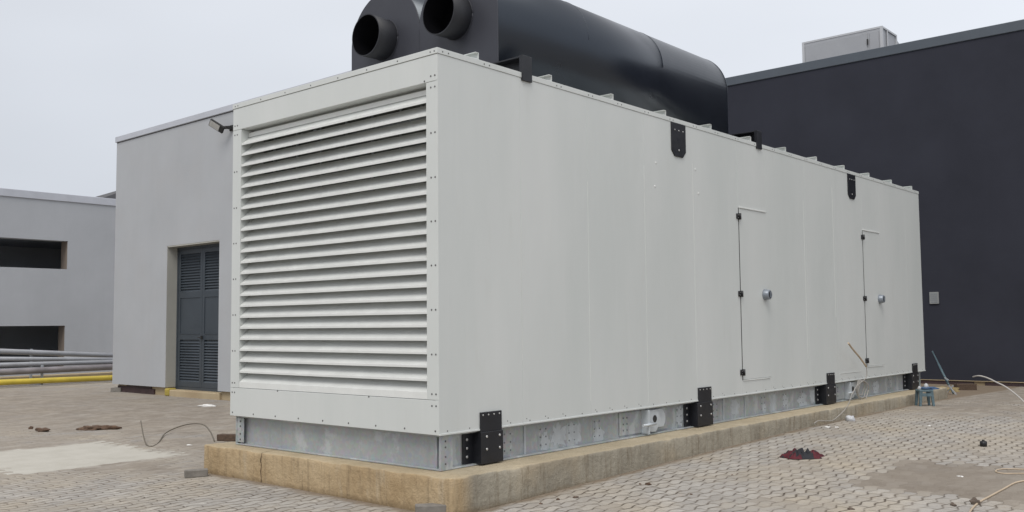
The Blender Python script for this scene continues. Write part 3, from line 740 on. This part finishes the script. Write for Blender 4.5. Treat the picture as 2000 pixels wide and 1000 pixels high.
# ---------------------------------------------------------------- charcoal building with rooftop unit
DY = 17.8; db = empty('charcoal_building', (4, DY+8, 0), 'big charcoal plastered building with slate roof edge behind the container', 'building')
b = MB(); b.box(-8.5, 16, DY, DY+.3, .13, 8.10); b.box(-8.5, -8.2, DY+.3, DY+16, .13, 8.10); b.box(15.7, 16, DY+.3, DY+16, .13, 8.1); b.box(-8.2, 15.7, DY+15.7, DY+16, .13, 8.10); b.build('wall', M['darkwall'], db)
b = MB(); b.box(-8.52, 16.02, DY-.03, DY+.33, 8.10, 8.34); b.box(-8.52, -8.2, DY+.33, DY+16, 8.10, 8.34); b.box(15.7, 16.02, DY+.33, DY+16, 8.10, 8.34); b.bevel(.01); b.build('coping', M['darkcoping'], db)
b = MB(); b.box(-8.2, 15.7, DY+.3, DY+15.7, 7.8, 7.9); b.build('roof', M['roofdark'], db)
b = MB(); x = -8.5; b.box(-8.5, 16, DY+.03, DY+.28, -.02, .13); b.box(-8.5, 16, DY-.02, DY+.05, .118, .131); b.build('foundation', M['found'], db)
b = MB(); b.box(-6, -.62, DY+.0, DY+.029, 0, .105); b.box(-.38, 16, DY+.0, DY+.029, 0, .10); b.build('tile_skirting', M['maroon'], db)
vp = at(1825, 582, 1, DY); b = MB(); b.box(vp.x-.105, vp.x+.105, DY-.035, DY-.001, vp.z-.14, vp.z+.14); b.bevel(.005)
b.mi = 1
for i in range(5): b.box(vp.x-.08, vp.x+.08, DY-.038, DY-.0345, vp.z-.105+i*.048, vp.z-.09+i*.048)
tag(recenter(b.build('wall_vent', [M['ventm'], M['knob']])), 'small square white vent plate on the charcoal wall', 'vent')
# rooftop unit
ru0, ru1 = at(1566, 80, 1, 20), at(1723, 50, 1, 20); RX0, RX1, RT = ru0.x, ru1.x, ru1.z
en = at(1752, 68, 0, RX1)
RY1 = en.y
ru = empty('rooftop_unit', ((RX0+RX1)/2, (20+RY1)/2, 7.9), 'pale grey air handling box on the charcoal building roof', 'rooftop unit')
b = MB(); b.box(RX0+.03, RX1-.03, 20.01, RY1-.03, 7.9, RT-.05); b.build('casing', M['unit'], ru)
b = MB()
for x in (RX0, RX1-.07):
    for y in (20, RY1-.07): b.box(x, x+.07, y, y+.07, 7.9, RT-.05)
b.box(RX0, RX1, 20, RY1, RT-.05, RT); b.box(RX1-.01, RX1+.005, 20.35, 20.42, 7.9, RT-.06); b.build('frame', M['unit2'], ru)
b = MB(); b.box(RX1-.35, RX1-.10, 19.985, 20.009, 8.0, RT-.12); b.box(RX0+.1, RX1-.42, 19.99, 20.009, 8.0, RT-.12); b.bevel(.004); b.build('access_panel', M['unit'], ru)
b = MB(); b.box(RX1-.42, RX1-.39, 19.95, 19.985, RT-.45, RT-.30); b.build('latch', M['gap'], ru)
b = MB(); b.hexa([(RX1-.6, RY1, 7.9), (RX1-.02, RY1, 7.9), (RX1-.02, RY1+1.2, 7.9), (RX1-.6, RY1+1.2, 7.9), (RX1-.6, RY1, RT-.12), (RX1-.02, RY1, RT-.12), (RX1-.02, RY1+1.1, RT-.5), (RX1-.6, RY1+1.1, RT-.5)]); b.build('hood', M['unit'], ru)

# ---------------------------------------------------------------- small things on the ground
def lump(name, c, sz, mat, label, cat, seed=0, rz=0, amp=.25, group=None, flat=False):
    b = MB(); bmesh.ops.create_icosphere(b.bm, subdivisions=3, radius=1)
    for v in b.bm.verts:
        q = v.co.copy(); k = 1+amp*noise.noise(q*1.6+Vector((seed*7.3, seed, 0)))*1.6+amp*.4*noise.noise(q*5+Vector((seed, 0, 3)))
        v.co = Vector((q.x*k*sz[0], q.y*k*sz[1], max(q.z*k, -.45)*sz[2]))
    mz = min(v.co.z for v in b.bm.verts)
    o = b.build(name, mat, smooth=not flat); o.data.transform(Matrix.Translation((0, 0, -mz-.003)))
    o.location = c; o.rotation_euler.z = rz; return tag(o, label, cat, group)
def block(name, c, sz, rz, mat, label, cat, z=0., rx=0., group=None, bev=.008):
    b = MB(); b.box(-sz[0]/2, sz[0]/2, -sz[1]/2, sz[1]/2, 0, sz[2]); b.bevel(bev, 2)
    bmesh.ops.subdivide_edges(b.bm, edges=[e_ for e_ in b.bm.edges if e_.calc_length() > .04], cuts=3, use_grid_fill=True)
    for v in b.bm.verts: v.co += noise.noise_vector(v.co*18+Vector((c[0], c[1], 0)))*.004
    o = b.build(name, mat); o.location = (c[0], c[1], z); o.rotation_euler = (rx, 0, rz); return tag(o, label, cat, group)
# loose paver near left end of plinth: zig-zag interlocking block
def paver(c, rz, label, ln=.22, wd=.11, h=.075):
    b = MB(); a = .014
    prof = [(-ln/2, -wd/2-a), (-ln/4, -wd/2+a), (0, -wd/2-a), (ln/4, -wd/2+a), (ln/2, -wd/2-a), (ln/2+a, 0), (ln/2, wd/2-a), (ln/4, wd/2+a), (0, wd/2-a), (-ln/4, wd/2+a), (-ln/2, wd/2-a), (-ln/2-a, 0)]
    b.prism(prof, (0, h), ax='z'); b.bevel(.005, 2)
    o = b.build('loose_paver', M['brick']); o.location = c; o.rotation_euler.z = rz; return tag(o, label, 'paver', 'loose paving blocks by the slab')
q = gat(376, 932); block('loose_paver', (q.x, q.y+.04), (.23, .11, .075), R_(62), M['brick'], 'grey paving block lying off the left corner of the slab', 'paver', q.z, group='loose paving blocks by the slab')
q = gat(850, 1008); block('loose_paver', (q.x-.03, q.y-.02), (.25, .12, .095), R_(50), M['brick'], 'grey paving block standing against the near corner of the slab', 'paver', q.z, group='loose paving blocks by the slab')
q = at(436, 862, 2, .30); block('wood_offcut', (q.x+.03, q.y+.06), (.26, .10, .075), R_(28), M['wood'], 'dark wooden offcut lying on the left end of the slab', 'wood offcut', z=.30)
q = gat(230, 765); block('small_brick', (q.x, q.y), (.30, .16, .10), .4, M['brick'], 'small pale brick at the foot of the grey building corner', 'brick')
# curled cable by the left end of slab
def cable(name, px, r, mat, label, cat='cable', z=None, seg=8, k=10):
    pts = []
    for i, e_ in enumerate(px):
        if len(e_) == 2: q = gat(e_[0], e_[1])+Vector((0, 0, r))
        else: q = Vector(e_)
        pts.append(q)
    b = MB(); b.tube(smooth_path(pts, k), r, seg); return tag(recenter(b.build(name, mat)), label, cat)
# a springy cable: one end stands up from the paving; drawn in the vertical plane through its ends
P0 = gat(290, 874); P1 = at(420, 864, 2, .25)
def vplane(px, py, a, c):
    d = fw + rt*((px-1000-PPX)/F_PX) - up*((py-500-PPY)/F_PX); n = Vector((0, 0, 1)).cross(c-a).normalized()
    return CAM + d*((a-CAM).dot(n)/d.dot(n))
pa = Vector((P0.x, P0.y, 0)); pc = Vector((-3.5, .25, 0))
pts = [at(275, 822, 2, .24), at(280, 850, 2, .10), at(286, 868, 2, .02), at(297, 872, 2, .008), at(310, 864, 2, .008), at(322, 847, 2, .03), at(345, 835, 2, .08), at(372, 828, 2, .15), at(396, 829, 2, .20), at(410, 842, 2, .24), at(419, 862, 2, .31)]
b = MB(); b.tube(smooth_path(pts), .008, 8); tag(recenter(b.build('curled_cable', M['cable'])), 'thin dark cable curling over the paving to the left end of the slab', 'cable')
# debris on the left
for i, (a, c, s) in enumerate((((175, 840), (.30, .10, .035), 1), ((205, 838), (.28, .09, .04), 2))):
    pass
q = gat(175, 840); lump('bark_strip', (q.x, q.y, q.z), (.15, .06, .04), M['soil'], 'long dark brown strip of dried mud on the left paving, left piece', 'debris', 1, .6, .5)
q = gat(205, 839); lump('bark_strip', (q.x, q.y, q.z), (.18, .05, .045), M['soil'], 'dark brown strip of dried mud on the left paving, right piece', 'debris', 2, .75, .5)
q = gat(84, 843); lump('mud_clod', (q.x, q.y, q.z), (.10, .06, .04), M['soil'], 'flat brown clod near the left edge, above the pale patch', 'debris', 3, .6, .5)
q = gat(60, 838); lump('mud_clod', (q.x, q.y, q.z), (.035, .03, .03), M['soil'], 'tiny brown clod at the far left of the paving', 'debris', 4, .6, .4)
q = gat(405, 794); lump('paper_scrap', (q.x, q.y, q.z), (.16, .09, .03), M['paper'], 'white scrap of paper on the paving below the slate door', 'paper', 5, .7, .3)
q = gat(370, 870); lump('paper_scrap', (q.x, q.y, q.z), (.035, .02, .012), M['paper'], 'tiny white scrap between the curled cable and the slab', 'paper', 6, .7, .3)
# red and black cloth
q = gat(1567, 893); vx = r0.copy(); vy = Vector((-r0.y, r0.x, 0))
b = MB(); nx, ny = 44, 26; g_ = {}
for i in range(nx+1):
    for j in range(ny+1):
        u_, v_ = i/nx*2-1, j/ny*2-1; rr = math.hypot(u_, v_); a = math.atan2(v_, u_)
        lim = .80+.22*noise.noise(Vector((math.cos(a)*1.4, math.sin(a)*1.4, 2)))+.06*math.sin(5*a)
        f_ = max(abs(u_), abs(v_)); sc2 = (f_/rr if rr > 1e-6 else 1)*lim
        X_, Y_ = u_*sc2*.29, v_*sc2*.22
        ed = max(0, 1-f_)
        h_ = (.010+.055*min(1, ed*2.2)*(.35+abs(noise.noise(Vector((X_*15, Y_*12, 1.5))))*1.5)+.03*abs(noise.noise(Vector((X_*25, Y_*22, 4)))))*min(1, ed*6+.1)
        if X_ > .2: h_ *= .7
        g_[i, j] = b.bm.verts.new(Vector((0, 0, h_+.002))+vx*X_+vy*Y_)
for i in range(nx):
    for j in range(ny):
        u_ = (i+.5)/nx*2-1; v_ = (j+.5)/ny*2-1
        b.mi = 1 if (-.38+.15*math.sin(v_*5) < u_ < .45+.2*v_ or noise.noise(Vector((u_*4, v_*3, 9))) > .28) else 0
        f = b._f([g_[i, j], g_[i+1, j], g_[i+1, j+1], g_[i, j+1]]); f.smooth = True
o = b.build('crumpled_cloth', [M['red'], M['blackcloth']]); o.location = q; tag(o, 'crumpled dark red and black cloth lying on the paving', 'cloth')
q2 = gat(1553, 878)
q = gat(1921, 872); b = MB(); b.tube([(0, 0, 0), (0, 0, .055), (0, 0, .06)], [.038, .038, .03], 14); b.tube([(0, 0, .06), (0, 0, .075)], .015, 8); o = b.build('rubber_stopper', M['hinge']); o.location = q; tag(o, 'small round black stopper standing on the paving at right', 'stopper')
q = gat(1905, 985); lump('stone', (q.x, q.y, q.z), (.036, .026, .034), M['rock'], 'brown stone beside the tan cord at the lower right', 'stone', 8, .5, .35)
q = gat(1862, 988); lump('mud_clod', (q.x, q.y, q.z), (.032, .014, .018), M['rock'], 'small dark chip left of the brown stone at the lower right', 'stone', 9, -.5, .4)
q = gat(1876, 931); lump('paper_scrap', (q.x, q.y, q.z), (.032, .016, .008), M['paper'], 'small white scrap on the brown patch of paving at right', 'paper', 10, -.3, .4)
q = gat(1662, 995); lump('mud_clod', (q.x, q.y, q.z), (.03, .012, .012), M['rock'], 'small flat chip at the bottom edge of the right paving', 'stone', 11, .3, .4)
leaf = [((1266, 947), .03), ((1125, 972), .022), ((1090, 976), .02), ((945, 991), .022), ((1056, 984), .015), ((1430, 928), .012), ((1250, 946), .016), ((1350, 966), .014)]
txt = ['brown leaf on the paving in front of the middle of the slab', 'curled brown leaf, right one of the pair near the slab corner', 'curled brown leaf, left one of the pair near the slab corner', 'dark leaf at the foot of the near slab corner',
       'reddish leaf crumb just below the pair of curled leaves', 'tiny dark crumb on the paving left of the red cloth', 'small leaf crumb touching the brown leaf before the slab', 'small orange brown leaf crumb between slab and lower edge']
for i, ((a, c), s) in enumerate(leaf):
    q = gat(a, c); lump('dry_leaf', (q.x, q.y, q.z), (s, s*.6, s*.55), M['soil'], txt[i], 'leaf', 20+i, i*.9, .6, 'dry leaves on the paving')
# tan cord lower right, hose, wires
cable('extension_cord', [(1890, 1010), (1900, 994), (1914, 982), (1932, 972), (1960, 957), (1985, 944), (2020, 938), (2060, 930)], .008, M['cablet'], 'tan cord running out of the lower right corner past the stone', 'cord')
cable('cord_loop', [(2040, 917), (2000, 918), (1965, 917), (1948, 919), (1946, 923), (1962, 926), (2000, 926), (2050, 928)], .006, M['cablet'], 'thin tan cord looped on the paving at the right edge', 'cord')
q0 = gat(2000, 786)
dirv = at(1912, 735, 1, q0.y)
pts = []
for px, py in ((2004, 790), (1998, 783), (1985, 771), (1965, 756), (1945, 746), (1928, 738), (1912, 734), (1890, 740), (1865, 747)):
    pts.append(at(px, py, 1, q0.y+.2+(2004-px)*.004))
b = MB(); b.tube(smooth_path(pts[:7]+[at(1900, 736, 1, q0.y+.7)]), .013, 8)
tag(recenter(b.build('white_hose', M['cablew'])), 'white hose arching up off the paving before the charcoal wall', 'hose')
# stool with cloth
d_ = gat(1806, 785)-CAM; k_ = (.52-CAM.x)/d_.x; sq = CAM+d_*k_; sq.z = gh(sq.x, sq.y)
SS = .74
st = empty('blue_stool', sq, 'small faded blue plastic stool standing at the far end of the slab', 'stool')
ang = YAW; ca, sa = math.cos(ang), math.sin(ang)
def rl(x, y, z): return (sq.x+(x*ca-y*sa)*SS, sq.y+(x*sa+y*ca)*SS, sq.z+z*SS*1.1)
b = MB(); b.hexa([rl(-.16, -.13, .29), rl(.16, -.13, .29), rl(.16, .13, .29), rl(-.16, .13, .29), rl(-.155, -.125, .335), rl(.155, -.125, .335), rl(.155, .125, .335), rl(-.155, .125, .335)]); b.bevel(.01, 2)
b.bar(rl(-.13, -.12, .23), rl(.13, -.12, .23), .015, .05); b.build('seat', M['blue'], st)
for i in (-1, 1):
    for j in (-1, 1):
        b = MB(); b.hexa([rl(i*.15-.022, j*.12-.02, 0), rl(i*.15+.022, j*.12-.02, 0), rl(i*.15+.022, j*.12+.02, 0), rl(i*.15-.022, j*.12+.02, 0), rl(i*.12-.035, j*.10-.02, .29), rl(i*.12+.035, j*.10-.02, .29), rl(i*.12+.035, j*.10+.02, .29), rl(i*.12-.035, j*.10+.02, .29)]); b.build('leg', M['blue'], st)
o = lump('folded_cloth', Vector(rl(.09, .0, .337)), (.15, .09, .03), M['bluecloth'], 'blue folded cloth lying on the plastic stool', 'cloth', 31, YAW, .35)
for x, s, t_ in ((-.12, .05, 'left'), (.03, .06, 'right')):
    o = lump('white_cup', Vector(rl(x, -.03, .337 if x < 0 else .375)), (s*.6, s*.55, s*.8), M['unit2'], 'small whitish bundle on the blue stool, %s of the two' % t_, 'bundle', 33+int(x*100), 0, .15, 'whitish bundles on the stool')
# leaning blue bar with crossed sticks
fb_ = gat(1862, 771); tp_ = at(1821, 686, 1, fb_.y+.9)
r_ = empty('blue_scraper', fb_, 'long thin blue pole with crossed struts leaning by the charcoal wall', 'tool')
b = MB(); b.tube([fb_+Vector((0, 0, .02)), tp_], .014, 8); b.tube([fb_+(tp_-fb_)*.22, tp_-(tp_-fb_)*.30], .022, 8); b.build('pole', M['blue'], r_)
for (ax_, ay_, bx2, by2, dy_) in ((1846, 770, 1862, 753, 0), (1853, 753, 1868, 771, -.05), (1845, 737, 1853, 743, .2)):
    b = MB(); b.bar(at(ax_, ay_, 1, fb_.y+dy_), at(bx2, by2, 1, fb_.y+dy_), .028, .02); b.build('strut', M['galvlug'], r_)
q = gat(1864, 764); block('wood_block', (q.x+.05, q.y+.6), (.42, .18, .17), YAW, M['wood'], 'dark brown wooden block behind the foot of the blue pole', 'wood block')
q = gat(1850, 766); lump('rag', (q.x-.05, q.y+.25, 0), (.20, .14, .10), plain('ochre_rag', (.30, .23, .11), .9, var=.4, sc=9), 'crumpled ochre rag on the ground at the foot of the blue pole', 'rag', 41, .4, .4)
# cable hanging from the wall over the far lifting lug
xs = .16
pts = [at(1657, 670, 0, .22), at(1664, 680, 0, .20), at(1679, 698, 0, .16), at(1692, 716, 0, .13), at(1693, 730, 0, .12), at(1688, 742, 0, .10)]
b = MB(); b.tube(smooth_path(pts[:4]), .014, 8); b.mi = 1; b.tube(smooth_path(pts[3:]+[at(1675, 752, 0, .10), at(1664, 770, 0, .12), at(1658, 787, 0, .22), at(1650, 800, 0, .34), at(1638, 812, 0, .335), at(1626, 821, 0, .34), at(1612, 822, 0, .35), at(1598, 822, 0, .36), at(1590, 827, 0, .36)]), .006, 8)
for k in range(3):
    c_ = at(1680+k*3, 757+k*3, 0, .03+.02*k); R2 = .13+.02*k
    b.tube([c_+Vector((.012*math.sin(3*t), R2*math.cos(t)*1.25, R2*math.sin(t)*.9)) for t in [2*math.pi*j/30 for j in range(31)]], .008, 6)
tag(recenter(b.build('hanging_cable', [M['cablet'], M['cablec']])), 'pale coiled cable hanging over the far lifting lug with its stiff end upright', 'cable')
for i, (a, c, s, m_, t_) in enumerate(((1616, 831, .035, 'paper', 'white crumb on the paving under the hanging cable'), (1634, 831, .025, 'paper', 'smaller white crumb right of the other under the hanging cable'), (1661, 818, .06, 'unit2', 'pale round plastic lid leaning at the slab under the far lug'), (1815, 832, .02, 'paper', 'tiny white speck on the paving before the blue stool'))):
    q = gat(a, c+(4 if i < 3 else 0)); q.x = max(q.x, .34); q.z = gh(q.x, q.y)
    lump('scrap', (q.x, q.y, q.z), (s, s*.7, s*(.9 if i == 2 else .4)), M[m_], t_, 'scrap', 50+i, .4, .3)
